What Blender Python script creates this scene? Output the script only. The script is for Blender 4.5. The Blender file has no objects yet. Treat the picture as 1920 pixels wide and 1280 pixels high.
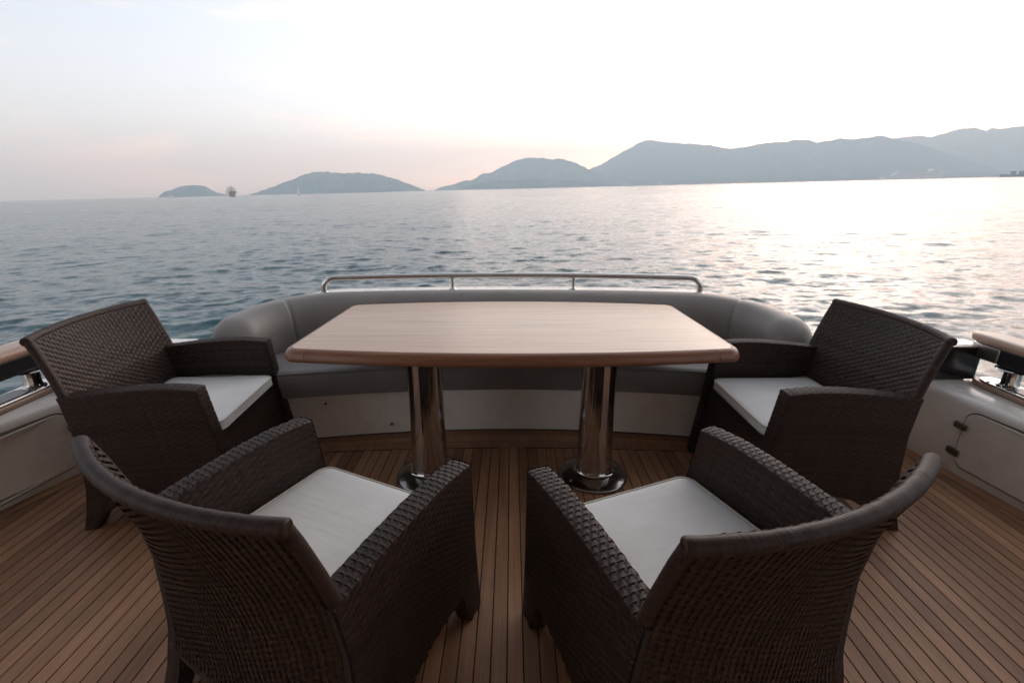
import bpy, math, random
import numpy as np
from mathutils import Matrix, Vector
R = math.radians
random.seed(7)
rng = np.random.default_rng(7)
scene = bpy.context.scene
col = scene.collection

# ------------------------------------------------------------------ camera
HEEL = Matrix.Rotation(R(1.345), 4, 'Y')          # the yacht lies over a little to starboard
cam_d = bpy.data.cameras.new('camera')
cam = bpy.data.objects.new('camera', cam_d)
col.objects.link(cam)
cam_d.sensor_width = 36.0
cam_d.lens = 16.58
cam_d.clip_start = 0.05
cam_d.clip_end = 40000
cam.matrix_world = HEEL @ Matrix.Translation((0, 0, 1.434)) @ Matrix.Rotation(R(90 - 17.98), 4, 'X')
scene.camera = cam

# ------------------------------------------------------------------ sky, sun, exposure
SUN_AZ, SUN_EL = 34.0, 13.0                         # degrees to the right of dead astern, above the horizon
world = bpy.data.worlds.new('World')
scene.world = world
world.use_nodes = True
wt = world.node_tree
wt.nodes.clear()
wn = wt.nodes.new
w_out = wn('ShaderNodeOutputWorld')
w_bg = wn('ShaderNodeBackground')
w_bg.inputs['Strength'].default_value = 0.11
sky = wn('ShaderNodeTexSky')
sky.sky_type = 'NISHITA'
sky.sun_disc = False
sky.sun_elevation = R(SUN_EL)
sky.sun_rotation = R(SUN_AZ)
sky.altitude = 0
sky.air_density = 1.0
sky.dust_density = 0.8
sky.ozone_density = 2.4
w_tc = wn('ShaderNodeTexCoord')
w_map = wn('ShaderNodeMapping')
w_map.inputs['Scale'].default_value = (1.6, 1.6, 11.0)
w_map.inputs['Location'].default_value = (3.1, 0.4, 1.7)
w_no = wn('ShaderNodeTexNoise')
w_no.inputs['Scale'].default_value = 1.5
w_no.inputs['Detail'].default_value = 6
w_no.inputs['Roughness'].default_value = 0.55
w_no.inputs['Distortion'].default_value = 0.4
w_rmp = wn('ShaderNodeValToRGB')
w_rmp.color_ramp.elements[0].position = 0.52
w_rmp.color_ramp.elements[1].position = 0.63
w_mul = wn('ShaderNodeMath'); w_mul.operation = 'MULTIPLY'; w_mul.inputs[1].default_value = 1.0
w_hsv = wn('ShaderNodeHueSaturation')
w_hsv.inputs['Saturation'].default_value = 0.31
w_mix = wn('ShaderNodeMix'); w_mix.data_type = 'RGBA'; w_mix.blend_type = 'MULTIPLY'
w_mix.inputs['B'].default_value = (1.34, 1.13, 1.01, 1)   # thin clouds catch the warm low light
L = wt.links.new
L(w_tc.outputs['Generated'], w_map.inputs['Vector'])
L(w_map.outputs['Vector'], w_no.inputs['Vector'])
L(w_no.outputs['Fac'], w_rmp.inputs['Fac'])
L(w_rmp.outputs['Color'], w_mul.inputs[0])
L(w_mul.outputs[0], w_mix.inputs['Factor'])
L(sky.outputs['Color'], w_hsv.inputs['Color'])
w_tint = wn('ShaderNodeMix'); w_tint.data_type = 'RGBA'; w_tint.blend_type = 'MULTIPLY'
w_tint.inputs['Factor'].default_value = 1.0
w_tint.inputs['B'].default_value = (0.965, 0.985, 1.015, 1)    # slight cool tint over the whole sky, lessening its peach horizon
L(w_hsv.outputs['Color'], w_tint.inputs['A'])
L(w_tint.outputs['Result'], w_mix.inputs['A'])
L(w_mix.outputs['Result'], w_bg.inputs['Color'])
L(w_bg.outputs['Background'], w_out.inputs['Surface'])

sun_d = bpy.data.lights.new('sun', 'SUN')
sun_d.energy = 0.40
sun_d.angle = R(80)
sun_d.color = (1.0, 0.945, 0.88)
sun = bpy.data.objects.new('sun', sun_d)
col.objects.link(sun)
sdir = Vector((math.sin(R(SUN_AZ)) * math.cos(R(SUN_EL)), math.cos(R(SUN_AZ)) * math.cos(R(SUN_EL)), math.sin(R(SUN_EL))))
sun.rotation_euler = sdir.to_track_quat('Z', 'Y').to_euler()

vs = scene.view_settings
vs.view_transform = 'Standard'
vs.look = 'None'
vs.gamma = 1.0
vs.use_curve_mapping = False
vs.exposure = 1.63
scene.cycles.use_denoising = True
scene.cycles.max_bounces = 7
scene.cycles.volume_bounces = 3
scene.cycles.sample_clamp_indirect = 6

# ------------------------------------------------------------------ material helpers
def new_mat(name):
    m = bpy.data.materials.new(name)
    m.use_nodes = True
    nt = m.node_tree
    b = nt.nodes['Principled BSDF']
    return m, nt, b
def node(nt, t, **kw):
    n = nt.nodes.new(t)
    for k, v in kw.items():
        if k in n.inputs.keys():
            n.inputs[k].default_value = v
        else:
            setattr(n, k, v)
    return n
def coords(nt, scale=(1, 1, 1), rand=0.0):
    tc = node(nt, 'ShaderNodeTexCoord')
    mp = node(nt, 'ShaderNodeMapping')
    mp.inputs['Scale'].default_value = scale
    if rand:
        oi = node(nt, 'ShaderNodeObjectInfo')
        mu = node(nt, 'ShaderNodeMath', operation='MULTIPLY')
        mu.inputs[1].default_value = rand
        nt.links.new(oi.outputs['Random'], mu.inputs[0])
        ad = node(nt, 'ShaderNodeVectorMath', operation='ADD')
        nt.links.new(tc.outputs['Object'], ad.inputs[0])
        nt.links.new(mu.outputs[0], ad.inputs[1])
        nt.links.new(ad.outputs[0], mp.inputs['Vector'])
    else:
        nt.links.new(tc.outputs['Object'], mp.inputs['Vector'])
    return mp.outputs['Vector']
def ramp(nt, src, stops):
    r = node(nt, 'ShaderNodeValToRGB')
    cr = r.color_ramp
    while len(cr.elements) < len(stops):
        cr.elements.new(0.5)
    for e, (p, c) in zip(cr.elements, stops):
        e.position = p
        e.color = (*c, 1) if len(c) == 3 else c
    nt.links.new(src, r.inputs['Fac'])
    return r.outputs['Color']
def bump(nt, b, src, strength, dist):
    bp = node(nt, 'ShaderNodeBump', Strength=strength, Distance=dist)
    nt.links.new(src, bp.inputs['Height'])
    nt.links.new(bp.outputs['Normal'], b.inputs['Normal'])
def noise(nt, vec, scale, detail=4, rough=0.5):
    n = node(nt, 'ShaderNodeTexNoise', Scale=scale, Detail=detail, Roughness=rough)
    nt.links.new(vec, n.inputs['Vector'])
    return n.outputs['Fac']
M = {}
def simple(name, c, rough=0.5, metal=0.0, var=0.0, vscale=8.0, bmp=0.0, bscale=60.0, coat=0.0, rvar=0.0):
    m, nt, b = new_mat(name)
    b.inputs['Base Color'].default_value = (*c, 1)
    b.inputs['Roughness'].default_value = rough
    b.inputs['Metallic'].default_value = metal
    b.inputs['Coat Weight'].default_value = coat
    v = coords(nt)
    if var:
        n = noise(nt, v, vscale, 5)
        cc = ramp(nt, n, [(0.3, tuple(x * (1 - var) for x in c)), (0.7, tuple(min(1, x * (1 + var)) for x in c))])
        nt.links.new(cc, b.inputs['Base Color'])
    if rvar:
        n = noise(nt, v, vscale * 1.7, 4)
        mr = node(nt, 'ShaderNodeMapRange')
        mr.inputs['To Min'].default_value = max(0.02, rough - rvar)
        mr.inputs['To Max'].default_value = rough + rvar
        nt.links.new(n, mr.inputs['Value'])
        nt.links.new(mr.outputs['Result'], b.inputs['Roughness'])
    if bmp:
        bump(nt, b, noise(nt, v, bscale, 3), bmp, 0.002)
    M[name] = m
    return m

simple('gelcoat', (0.80, 0.745, 0.68), 0.28, var=0.035, vscale=5, rvar=0.08, coat=0.2)
simple('roof_lining', (0.78, 0.74, 0.70), 0.6, var=0.05)
simple('bounce_pale', (0.70, 0.64, 0.57), 0.6, var=0.06)  # pale tone chosen to bounce fill light into the cockpit
simple('gasket', (0.10, 0.065, 0.045), 0.7)
simple('bronze_fitting', (0.11, 0.085, 0.07), 0.45, metal=0.3)
simple('dark_steel', (0.30, 0.285, 0.27), 0.2, metal=1.0)
simple('satin_steel', (0.60, 0.575, 0.54), 0.28, metal=1.0)
simple('steel', (0.55, 0.53, 0.51), 0.10, metal=1.0, rvar=0.04, vscale=9)
simple('black_paint', (0.018, 0.018, 0.02), 0.3, var=0.2)
simple('tinted_panel', (0.016, 0.016, 0.017), 0.16)
simple('glass_edge', (0.03, 0.20, 0.19), 0.2)
simple('caulk', (0.045, 0.028, 0.02), 0.75)
simple('vinyl', (0.21, 0.186, 0.166), 0.42, var=0.06, vscale=6, bmp=0.15, bscale=260, rvar=0.05)
simple('vinyl_seat', (0.20, 0.183, 0.172), 0.42, var=0.05, vscale=6, bmp=0.15, bscale=260)
simple('hill_forest', (0.045, 0.06, 0.04), 0.9)
simple('rubble', (0.07, 0.06, 0.055), 0.9, var=0.4, vscale=0.1)
simple('white_hull', (0.9, 0.88, 0.87), 0.4)
simple('pale_pink', (0.62, 0.53, 0.50), 0.7)
simple('ship_wood', (0.32, 0.14, 0.07), 0.6, var=0.3, vscale=0.6)
simple('sailcloth', (0.88, 0.85, 0.80), 0.8)
simple('dark_hull', (0.05, 0.045, 0.055), 0.5)
simple('dark_glass', (0.03, 0.035, 0.04), 0.1)
simple('roof_tile', (0.30, 0.16, 0.11), 0.8)

# woven synthetic rattan: each strand a slightly different brown
def wicker(name, c0, c1, rough):
    m, nt, b = new_mat(name)
    g = node(nt, 'ShaderNodeNewGeometry')
    v = coords(nt)
    n = noise(nt, v, 90, 3)
    mx = node(nt, 'ShaderNodeMath', operation='MULTIPLY_ADD')
    nt.links.new(g.outputs['Random Per Island'], mx.inputs[0])
    mx.inputs[1].default_value = 0.6
    mu = node(nt, 'ShaderNodeMath', operation='MULTIPLY'); mu.inputs[1].default_value = 0.4
    nt.links.new(n, mu.inputs[0]); nt.links.new(mu.outputs[0], mx.inputs[2])
    nt.links.new(ramp(nt, mx.outputs[0], [(0.1, c0), (0.9, c1)]), b.inputs['Base Color'])
    b.inputs['Roughness'].default_value = rough
    b.inputs['Specular IOR Level'].default_value = 0.32
    M[name] = m
wicker('wicker', (0.021, 0.0110, 0.0082), (0.055, 0.031, 0.0225), 0.52)
def wrapped(name, axis):                             # one flat strand wound closely round a pole
    m, nt, b = new_mat(name)
    v = coords(nt, tuple(330.0 if k == axis else 9.0 for k in range(3)))
    n = noise(nt, v, 1.0, 2, 0.5)
    v2 = coords(nt, tuple(45.0 if k == axis else 6.0 for k in range(3)))
    n2 = noise(nt, v2, 1.0, 3, 0.6)
    mx = node(nt, 'ShaderNodeMath', operation='MULTIPLY_ADD'); mx.inputs[1].default_value = 0.6
    nt.links.new(n2, mx.inputs[0]); nt.links.new(n, mx.inputs[2])
    nt.links.new(ramp(nt, mx.outputs[0], [(0.5, (0.021, 0.0110, 0.0086)), (1.05, (0.050, 0.028, 0.021))]), b.inputs['Base Color'])
    b.inputs['Roughness'].default_value = 0.5
    b.inputs['Specular IOR Level'].default_value = 0.32
    bump(nt, b, n, 0.7, 0.0018)
    M[name] = m
wrapped('wicker_wrap', 0); wrapped('wicker_wrap_upright', 2)
simple('wicker_core', (0.024, 0.0155, 0.0132), 0.7)

# canvas cushion
m, nt, b = new_mat('canvas')
v = coords(nt, rand=7.0)
n1 = noise(nt, v, 7, 5)
nt.links.new(ramp(nt, n1, [(0.3, (0.73, 0.715, 0.685)), (0.7, (0.81, 0.795, 0.765))]), b.inputs['Base Color'])
b.inputs['Roughness'].default_value = 0.85
b.inputs['Sheen Weight'].default_value = 0.15
mp = node(nt, 'ShaderNodeMapping'); mp.inputs['Scale'].default_value = (5, 26, 5); mp.inputs['Rotation'].default_value = (0, 0, R(35))
nt.links.new(v, mp.inputs['Vector'])
n2 = noise(nt, mp.outputs['Vector'], 1.0, 3)
n3 = noise(nt, v, 700, 2)
ad = node(nt, 'ShaderNodeMath', operation='MULTIPLY_ADD'); ad.inputs[1].default_value = 0.05
nt.links.new(n3, ad.inputs[0]); nt.links.new(n2, ad.inputs[2])
bump(nt, b, ad.outputs[0], 0.35, 0.006)
M['canvas'] = m
simple('piping', (0.60, 0.56, 0.48), 0.8)

# teak deck planks: tone differs from plank to plank, grain runs along the plank
m, nt, b = new_mat('teak_deck')
oi = node(nt, 'ShaderNodeObjectInfo')
v = coords(nt, (26, 1.1, 26), rand=9.0)
n1 = noise(nt, v, 1.6, 8, 0.62)
v2 = coords(nt, (160, 3.5, 160), rand=9.0)
n2 = noise(nt, v2, 1.2, 4, 0.6)
v3 = coords(nt, (1, 1, 1))
n3 = noise(nt, v3, 2.2, 5, 0.6)
mx = node(nt, 'ShaderNodeMath', operation='MULTIPLY_ADD'); mx.inputs[1].default_value = 0.45
nt.links.new(n2, mx.inputs[0]); nt.links.new(n1, mx.inputs[2])
c1 = ramp(nt, mx.outputs[0], [(0.38, (0.27, 0.128, 0.062)), (0.70, (0.39, 0.200, 0.103)), (0.95, (0.48, 0.262, 0.148))])
tone = ramp(nt, oi.outputs['Random'], [(0.0, (0.62, 0.58, 0.55)), (0.5, (0.92, 0.91, 0.90)), (1.0, (1.14, 1.14, 1.16))])
mm = node(nt, 'ShaderNodeMix', data_type='RGBA', blend_type='MULTIPLY'); mm.inputs['Factor'].default_value = 1
nt.links.new(c1, mm.inputs['A']); nt.links.new(tone, mm.inputs['B'])
wear = ramp(nt, n3, [(0.35, (0.86, 0.86, 0.86)), (0.65, (1.06, 1.05, 1.04))])
m2 = node(nt, 'ShaderNodeMix', data_type='RGBA', blend_type='MULTIPLY'); m2.inputs['Factor'].default_value = 1
nt.links.new(mm.outputs['Result'], m2.inputs['A']); nt.links.new(wear, m2.inputs['B'])
nt.links.new(m2.outputs['Result'], b.inputs['Base Color'])
b.inputs['Roughness'].default_value = 0.55
bump(nt, b, n2, 0.25, 0.001)
M['teak_deck'] = m

# varnished table wood, grain along x
def varnish(name, stops, rough, coat, sc=(1.0, 22, 22)):
    m, nt, b = new_mat(name)
    v = coords(nt, sc, rand=3.0)
    n1 = noise(nt, v, 1.5, 8, 0.6)
    v2 = coords(nt, (sc[0] * 3, sc[1] * 9, sc[2] * 9), rand=3.0)
    n2 = noise(nt, v2, 1.4, 3, 0.5)
    mx = node(nt, 'ShaderNodeMath', operation='MULTIPLY_ADD'); mx.inputs[1].default_value = 0.30
    nt.links.new(n2, mx.inputs[0]); nt.links.new(n1, mx.inputs[2])
    nt.links.new(ramp(nt, mx.outputs[0], stops), b.inputs['Base Color'])
    b.inputs['Roughness'].default_value = rough
    b.inputs['Coat Weight'].default_value = coat
    b.inputs['Coat Roughness'].default_value = 0.22
    M[name] = m
varnish('table_wood', [(0.42, (0.24, 0.120, 0.052)), (0.62, (0.38, 0.210, 0.100)), (0.85, (0.46, 0.27, 0.135))], 0.36, 0.45)
varnish('table_edge', [(0.40, (0.13, 0.045, 0.019)), (0.62, (0.22, 0.082, 0.036)), (0.85, (0.28, 0.12, 0.055))], 0.38, 0.2)
varnish('rail_teak', [(0.40, (0.28, 0.165, 0.11)), (0.65, (0.38, 0.24, 0.165)), (0.85, (0.42, 0.28, 0.20))], 0.4, 0.3, (22, 1.0, 22))

# sea water
m, nt, b = new_mat('sea_water')
b.inputs['Base Color'].default_value = (0.012, 0.055, 0.066, 1)
b.inputs['Roughness'].default_value = 0.2
b.inputs['IOR'].default_value = 1.333
tc = node(nt, 'ShaderNodeTexCoord')
nl = []
for sc, k, ws in (((1.0, 1.0, 1.0), 0.15, 1.9), ((1.0, 1.0, 1.0), 0.13, 7.0)):
    mp = node(nt, 'ShaderNodeMapping'); mp.inputs['Scale'].default_value = (sc[0] * 0.55, sc[1], 1); mp.inputs['Rotation'].default_value = (0, 0, R(12))
    nt.links.new(tc.outputs['Object'], mp.inputs['Vector'])
    no = node(nt, 'ShaderNodeTexNoise', Scale=ws, Detail=3, Roughness=0.55)
    nt.links.new(mp.outputs['Vector'], no.inputs['Vector'])
    sb = node(nt, 'ShaderNodeVectorMath', operation='SUBTRACT'); sb.inputs[1].default_value = (0.5, 0.5, 0.5)
    nt.links.new(no.outputs['Color'], sb.inputs[0])
    ml = node(nt, 'ShaderNodeVectorMath', operation='MULTIPLY'); ml.inputs[1].default_value = (k * 4 * 0.7, k * 4, 0.0)
    nt.links.new(sb.outputs[0], ml.inputs[0])
    nl.append(ml.outputs[0])
ge = node(nt, 'ShaderNodeNewGeometry')
a1 = node(nt, 'ShaderNodeVectorMath', operation='ADD'); nt.links.new(nl[0], a1.inputs[0]); nt.links.new(nl[1], a1.inputs[1])
a2 = node(nt, 'ShaderNodeVectorMath', operation='ADD'); nt.links.new(a1.outputs[0], a2.inputs[0]); nt.links.new(ge.outputs['Normal'], a2.inputs[1])
nm = node(nt, 'ShaderNodeVectorMath', operation='NORMALIZE'); nt.links.new(a2.outputs[0], nm.inputs[0])
nt.links.new(nm.outputs[0], b.inputs['Normal'])
M['sea_water'] = m

# wooded hills
m, nt, b = new_mat('hill_forest')
v = coords(nt)
n1 = noise(nt, v, 0.012, 8, 0.65)
nt.links.new(ramp(nt, n1, [(0.36, (0.020, 0.034, 0.020)), (0.55, (0.055, 0.070, 0.042)), (0.72, (0.19, 0.18, 0.14))]), b.inputs['Base Color'])
b.inputs['Roughness'].default_value = 1.0
b.inputs['Specular IOR Level'].default_value = 0.1
M['hill_forest'] = m

# ------------------------------------------------------------------ mesh helpers
class MB:
    def __init__(self):
        self.v = []; self.f = []; self.n = 0
    def add(self, verts, faces):
        self.v.append(np.asarray(verts, float).reshape(-1, 3))
        self.f.extend([tuple(int(i) + self.n for i in f) for f in faces])
        self.n += len(self.v[-1])
    def grid(self, P, close_u=False, close_v=False):
        P = np.asarray(P, float); a, c = P.shape[:2]
        fs = []
        for i in range(a if close_u else a - 1):
            for j in range(c if close_v else c - 1):
                i2, j2 = (i + 1) % a, (j + 1) % c
                fs.append((i * c + j, i2 * c + j, i2 * c + j2, i * c + j2))
        self.add(P.reshape(-1, 3), fs)
    def box(self, x0, x1, y0, y1, z0, z1):
        v = [(x, y, z) for x in (x0, x1) for y in (y0, y1) for z in (z0, z1)]
        self.add(v, [(0, 1, 3, 2), (4, 6, 7, 5), (0, 4, 5, 1), (2, 3, 7, 6), (0, 2, 6, 4), (1, 5, 7, 3)])
    def prism(self, poly, z0, z1):
        n = len(poly)
        v = [(x, y, z0) for x, y in poly] + [(x, y, z1) for x, y in poly]
        f = [tuple(range(n))[::-1], tuple(range(n, 2 * n))] + [(i, (i + 1) % n, n + (i + 1) % n, n + i) for i in range(n)]
        self.add(v, f)
    def loft(self, rings, cap=True, close_v=True):
        P = np.asarray(rings, float)
        base = self.n
        self.grid(P, close_v=close_v)
        if cap:
            c = P.shape[1]; a = P.shape[0]
            self.f.append(tuple(base + j for j in range(c))[::-1])
            self.f.append(tuple(base + (a - 1) * c + j for j in range(c)))
    def lathe(self, prof, cx, cy, n=28, sx=1.0, sy=1.0):
        rings = []
        for r, z in prof:
            rings.append([(cx + sx * r * math.cos(2 * math.pi * k / n), cy + sy * r * math.sin(2 * math.pi * k / n), z) for k in range(n)])
        self.loft(rings)
    def tube(self, path, rad, n=12, cap=True):
        path = np.asarray(path, float)
        t = np.gradient(path, axis=0); t /= np.linalg.norm(t, axis=1)[:, None] + 1e-12
        ref = np.array([0, 0, 1.0]) if abs(t[0, 2]) < 0.8 else np.array([0, 1.0, 0])
        rad = np.broadcast_to(np.asarray(rad, float), (len(path),))
        rings = []
        u = np.cross(t[0], ref); u /= np.linalg.norm(u)
        for p, d, r in zip(path, t, rad):
            u = u - d * np.dot(u, d); u /= np.linalg.norm(u) + 1e-12
            w = np.cross(d, u)
            rings.append([p + r * (u * math.cos(2 * math.pi * k / n) + w * math.sin(2 * math.pi * k / n)) for k in range(n)])
        self.loft(rings, cap)
    def mesh(self, name, smooth=None):
        me = bpy.data.meshes.new(name)
        V = np.concatenate(self.v) if self.v else np.zeros((0, 3))
        me.from_pydata(V.tolist(), [], self.f)
        me.validate()
        me.update()
        if smooth is not None:
            me.shade_smooth()
            if smooth < 180:
                me.set_sharp_from_angle(angle=R(smooth))
        return me
    def build(self, name, mat, parent=None, smooth=None, bevel=0.0, seg=2, subsurf=0):
        me = self.mesh(name, smooth)
        return put(name, me, mat, parent, bevel, seg, subsurf)
def put(name, me, mat, parent=None, bevel=0.0, seg=2, subsurf=0):
    o = bpy.data.objects.new(name, me)
    col.objects.link(o)
    if mat is not None and not me.materials:
        me.materials.append(M[mat])
    if parent is not None:
        o.parent = parent
    if bevel:
        md = o.modifiers.new('bevel', 'BEVEL'); md.width = bevel; md.segments = seg; md.limit_method = 'ANGLE'; md.angle_limit = R(35)
        me.shade_smooth(); me.set_sharp_from_angle(angle=R(50))
        md.harden_normals = False
    if subsurf:
        md = o.modifiers.new('subsurf', 'SUBSURF'); md.levels = subsurf; md.render_levels = subsurf
        me.shade_smooth()
    return o
def empty(name, loc=(0, 0, 0), rz=0.0):
    o = bpy.data.objects.new(name, None)
    col.objects.link(o)
    o.location = loc; o.rotation_euler = (0, 0, rz)
    return o
def tag(o, label=None, cat=None, group=None, kind=None):
    if label: o['label'] = label
    if cat: o['category'] = cat
    if group: o['group'] = group
    if kind: o['kind'] = kind
    return o
BOAT = []                                          # top-level objects that heel with the yacht
def boat(o):
    BOAT.append(o); return o

# ------------------------------------------------------------------ sea
SEA = -1.35
def wave_field(X, Y, spacing):
    Z = np.zeros_like(X); DX = np.zeros_like(X); DY = np.zeros_like(X)
    r2 = np.random.default_rng(21)
    N = 90
    lam = np.exp(np.linspace(math.log(0.42), math.log(8.5), N))
    for l in lam:
        th = R(96) + r2.normal(0, R(34))
        k = 2 * math.pi / l
        s = 0.027 * (1.0 if l < 1.3 else 0.36) * (0.7 + 0.6 * r2.random())
        a = s / k
        ph = r2.random() * 2 * math.pi
        w = np.clip((l / spacing - 2.5) / 2.5, 0, 1)
        q = k * (X * math.cos(th) + Y * math.sin(th)) + ph
        Z += w * a * np.sin(q)
        DX += w * a * 0.9 * math.cos(th) * np.cos(q); DY += w * a * 0.9 * math.sin(th) * np.cos(q)
    # wave groups: calmer and rougher patches
    g = 0.72 + 0.5 * (0.5 + 0.5 * np.sin(0.11 * X + 0.07 * Y + 1.0) * np.sin(-0.05 * X + 0.13 * Y))
    return Z * g, DX * g, DY * g
def build_sea():
    rad = [2.2]
    while rad[-1] < 160: rad.append(rad[-1] * 1.0058)
    while rad[-1] < 6950: rad.append(rad[-1] * 1.028)
    rad = np.array(rad)
    az = np.concatenate([np.linspace(-64, 64, 560), np.linspace(64, 296, 74)[1:-1]])
    A, Rr = np.meshgrid(np.radians(az), rad, indexing='ij')
    X, Y = Rr * np.sin(A), Rr * np.cos(A)
    sp = np.maximum(np.gradient(rad)[None, :].repeat(len(az), 0), Rr * np.radians(0.23))
    sp = np.where(np.abs(np.degrees(A)[:, :] - 180) < 114, np.maximum(sp, Rr * np.radians(3.1)), sp)
    Z, DX, DY = wave_field(X, Y, sp)
    P = np.stack([X + DX, Y + DY, SEA + Z], -1)
    a, c = P.shape[:2]
    i = np.arange(a)[:, None]; j = np.arange(c - 1)[None, :]
    i2 = (i + 1) % a
    q = np.stack([i * c + j, i * c + j + 1, i2 * c + j + 1, i2 * c + j], -1).reshape(-1, 4)
    me = bpy.data.meshes.new('sea')
    V = P.reshape(-1, 3)
    me.vertices.add(len(V)); me.vertices.foreach_set('co', V.ravel())
    me.loops.add(q.size); me.loops.foreach_set('vertex_index', q[:, ::-1].ravel().astype(np.int32))
    me.polygons.add(len(q)); me.polygons.foreach_set('loop_start', (np.arange(len(q)) * 4).astype(np.int32))
    me.update(calc_edges=True)
    me.shade_smooth()
    o = put('sea', me, 'sea_water')
    tag(o, kind='structure')
build_sea()

# ------------------------------------------------------------------ hills (azimuth from dead astern, elevation, both in degrees)
def vnoise(x, y, seed):
    xi, yi = np.floor(x).astype(int), np.floor(y).astype(int)
    fx, fy = x - xi, y - yi
    fx, fy = fx * fx * (3 - 2 * fx), fy * fy * (3 - 2 * fy)
    def h(a, b):
        n = (a * 374761393 + b * 668265263 + seed * 974711) & 0x7fffffff
        n = ((n ^ (n >> 13)) * 1274126177) & 0x7fffffff
        return ((n ^ (n >> 16)) & 0xffff) / 65535.0
    return (h(xi, yi) * (1 - fx) + h(xi + 1, yi) * fx) * (1 - fy) + (h(xi, yi + 1) * (1 - fx) + h(xi + 1, yi + 1) * fx) * fy
def hill(name, prof, dist, front, back, seed, rough=7.0):
    pa = np.array([p[0] for p in prof]); pe = np.array([p[1] for p in prof])
    az = np.arange(pa[0], pa[-1], 0.07)
    el = np.interp(az, pa, pe)
    Hh = np.maximum(np.tan(np.radians(el)) * dist + 2.8, 0.2)
    ts = np.concatenate([np.linspace(0, 1, 26), np.linspace(1, 2, 12)[1:]])
    P = []
    hmax = Hh.max()
    for i, a in enumerate(az):
        h0 = Hh[i]; fw = front * (0.35 + 0.65 * h0 / hmax); bw = back * (0.35 + 0.65 * h0 / hmax)
        rowp = []
        for t in ts:
            d = dist - fw * (1 - t) if t <= 1 else dist + bw * (t - 1)
            s = t if t <= 1 else 2 - t
            shape = s ** 0.8 * (1.0 - 0.12 * math.sin(s * math.pi))
            rowp.append((d * math.sin(R(a)), d * math.cos(R(a)), h0 * shape, s))
        P.append(rowp)
    P = np.array(P)
    x, y = P[..., 0], P[..., 1]; s = P[..., 3]
    n = (vnoise(x / 170, y / 170, seed) - .5) * 0.34 + (vnoise(x / 60, y / 60, seed + 1) - .5) * 0.14
    z = P[..., 2] * (1 + n * np.sin(np.pi * np.clip(s, 0, 1)))
    z += ((vnoise(x / 26, y / 26, seed + 2) - .5) * rough * 1.5 + (vnoise(x / 9, y / 9, seed + 3) - .5) * rough * 0.9) * np.clip(s * 5, 0, 1)
    z = np.where(s < 0.01, -4.0, z)
    mb = MB(); mb.grid(np.stack([x, y, SEA + z], -1))
    o = mb.build(name, 'hill_forest', smooth=180)
    tag(o, kind='structure')
    return o
hill('islet', [(-35.68, 0.03), (-35.39, 0.24), (-34.79, 0.56), (-33.88, 0.87), (-33.0, 0.99), (-32.33, 1.02), (-31.7, 0.86), (-31.3, 0.59), (-30.77, 0.27), (-30.03, 0.05), (-29.3, 0.0)], 3300, 120, 120, 3, 4)
hill('island', [(-27.95, 0.0), (-27.37, 0.23), (-26.33, 0.55), (-25.27, 0.88), (-23.92, 1.36), (-22.82, 1.8), (-21.73, 2.14), (-20.39, 2.16), (-18.79, 2.0), (-17.13, 2.0), (-15.45, 1.89), (-14.33, 1.68), (-12.93, 1.24), (-11.52, 0.61), (-10.2, 0.04), (-9.9, 0.0)], 3400, 260, 260, 5, 6)
hill('headland', [(-8.8, 0.0), (-8.69, 0.08), (-8.13, 0.33), (-6.66, 0.58), (-5.55, 0.9), (-4.44, 1.01), (-3.25, 1.7), (-2.46, 1.7), (-1.04, 2.39), (0.49, 2.97), (1.59, 3.22), (3.64, 3.21), (4.66, 2.95), (5.5, 3.11), (6.76, 2.75), (8.39, 1.99), (9.41, 1.52), (11.5, 0.75), (14.4, 0.0)], 4000, 420, 420, 8)
hill('foothill', [(-6.2, 0.0), (-5.65, 0.2), (-4.59, 0.52), (-1.82, 0.85), (1.86, 0.98), (4.91, 0.78), (7.94, 0.63), (10.34, 0.25), (13.0, 0.0)], 3250, 160, 200, 12, 5)
hill('mountain', [(6.14, 0.0), (7.63, 1.09), (8.81, 1.81), (10.38, 2.4), (11.52, 3.1), (12.7, 3.68), (14.52, 4.54), (14.86, 4.58), (17.02, 4.35), (18.72, 4.08), (21.06, 3.84), (21.81, 3.66), (23.87, 3.33), (24.84, 3.49), (26.74, 3.76), (28.14, 3.79), (29.5, 3.82), (30.41, 3.73), (30.88, 3.47), (32.15, 3.65), (32.76, 3.76), (33.79, 3.56), (35.94, 3.72), (36.99, 3.39), (37.85, 3.17), (38.95, 2.72), (39.99, 2.28), (41.6, 1.58), (43.39, 0.77), (45.1, 0.0)], 4700, 900, 700, 15, 8)
hill('far_ridge', [(30.0, 0.4), (32.42, 1.89), (34.77, 2.74), (36.26, 3.21), (37.38, 3.55), (38.4, 3.53), (39.44, 3.34), (40.67, 3.72), (41.27, 3.89), (42.06, 3.83), (42.78, 3.58), (43.1, 3.68), (43.92, 3.58), (44.4, 3.7), (45.5, 3.62), (47.25, 3.18), (49.87, 2.89), (54.44, 2.06), (60.0, 0.6), (64.0, 0.0)], 6200, 1300, 600, 19, 9)

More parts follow.
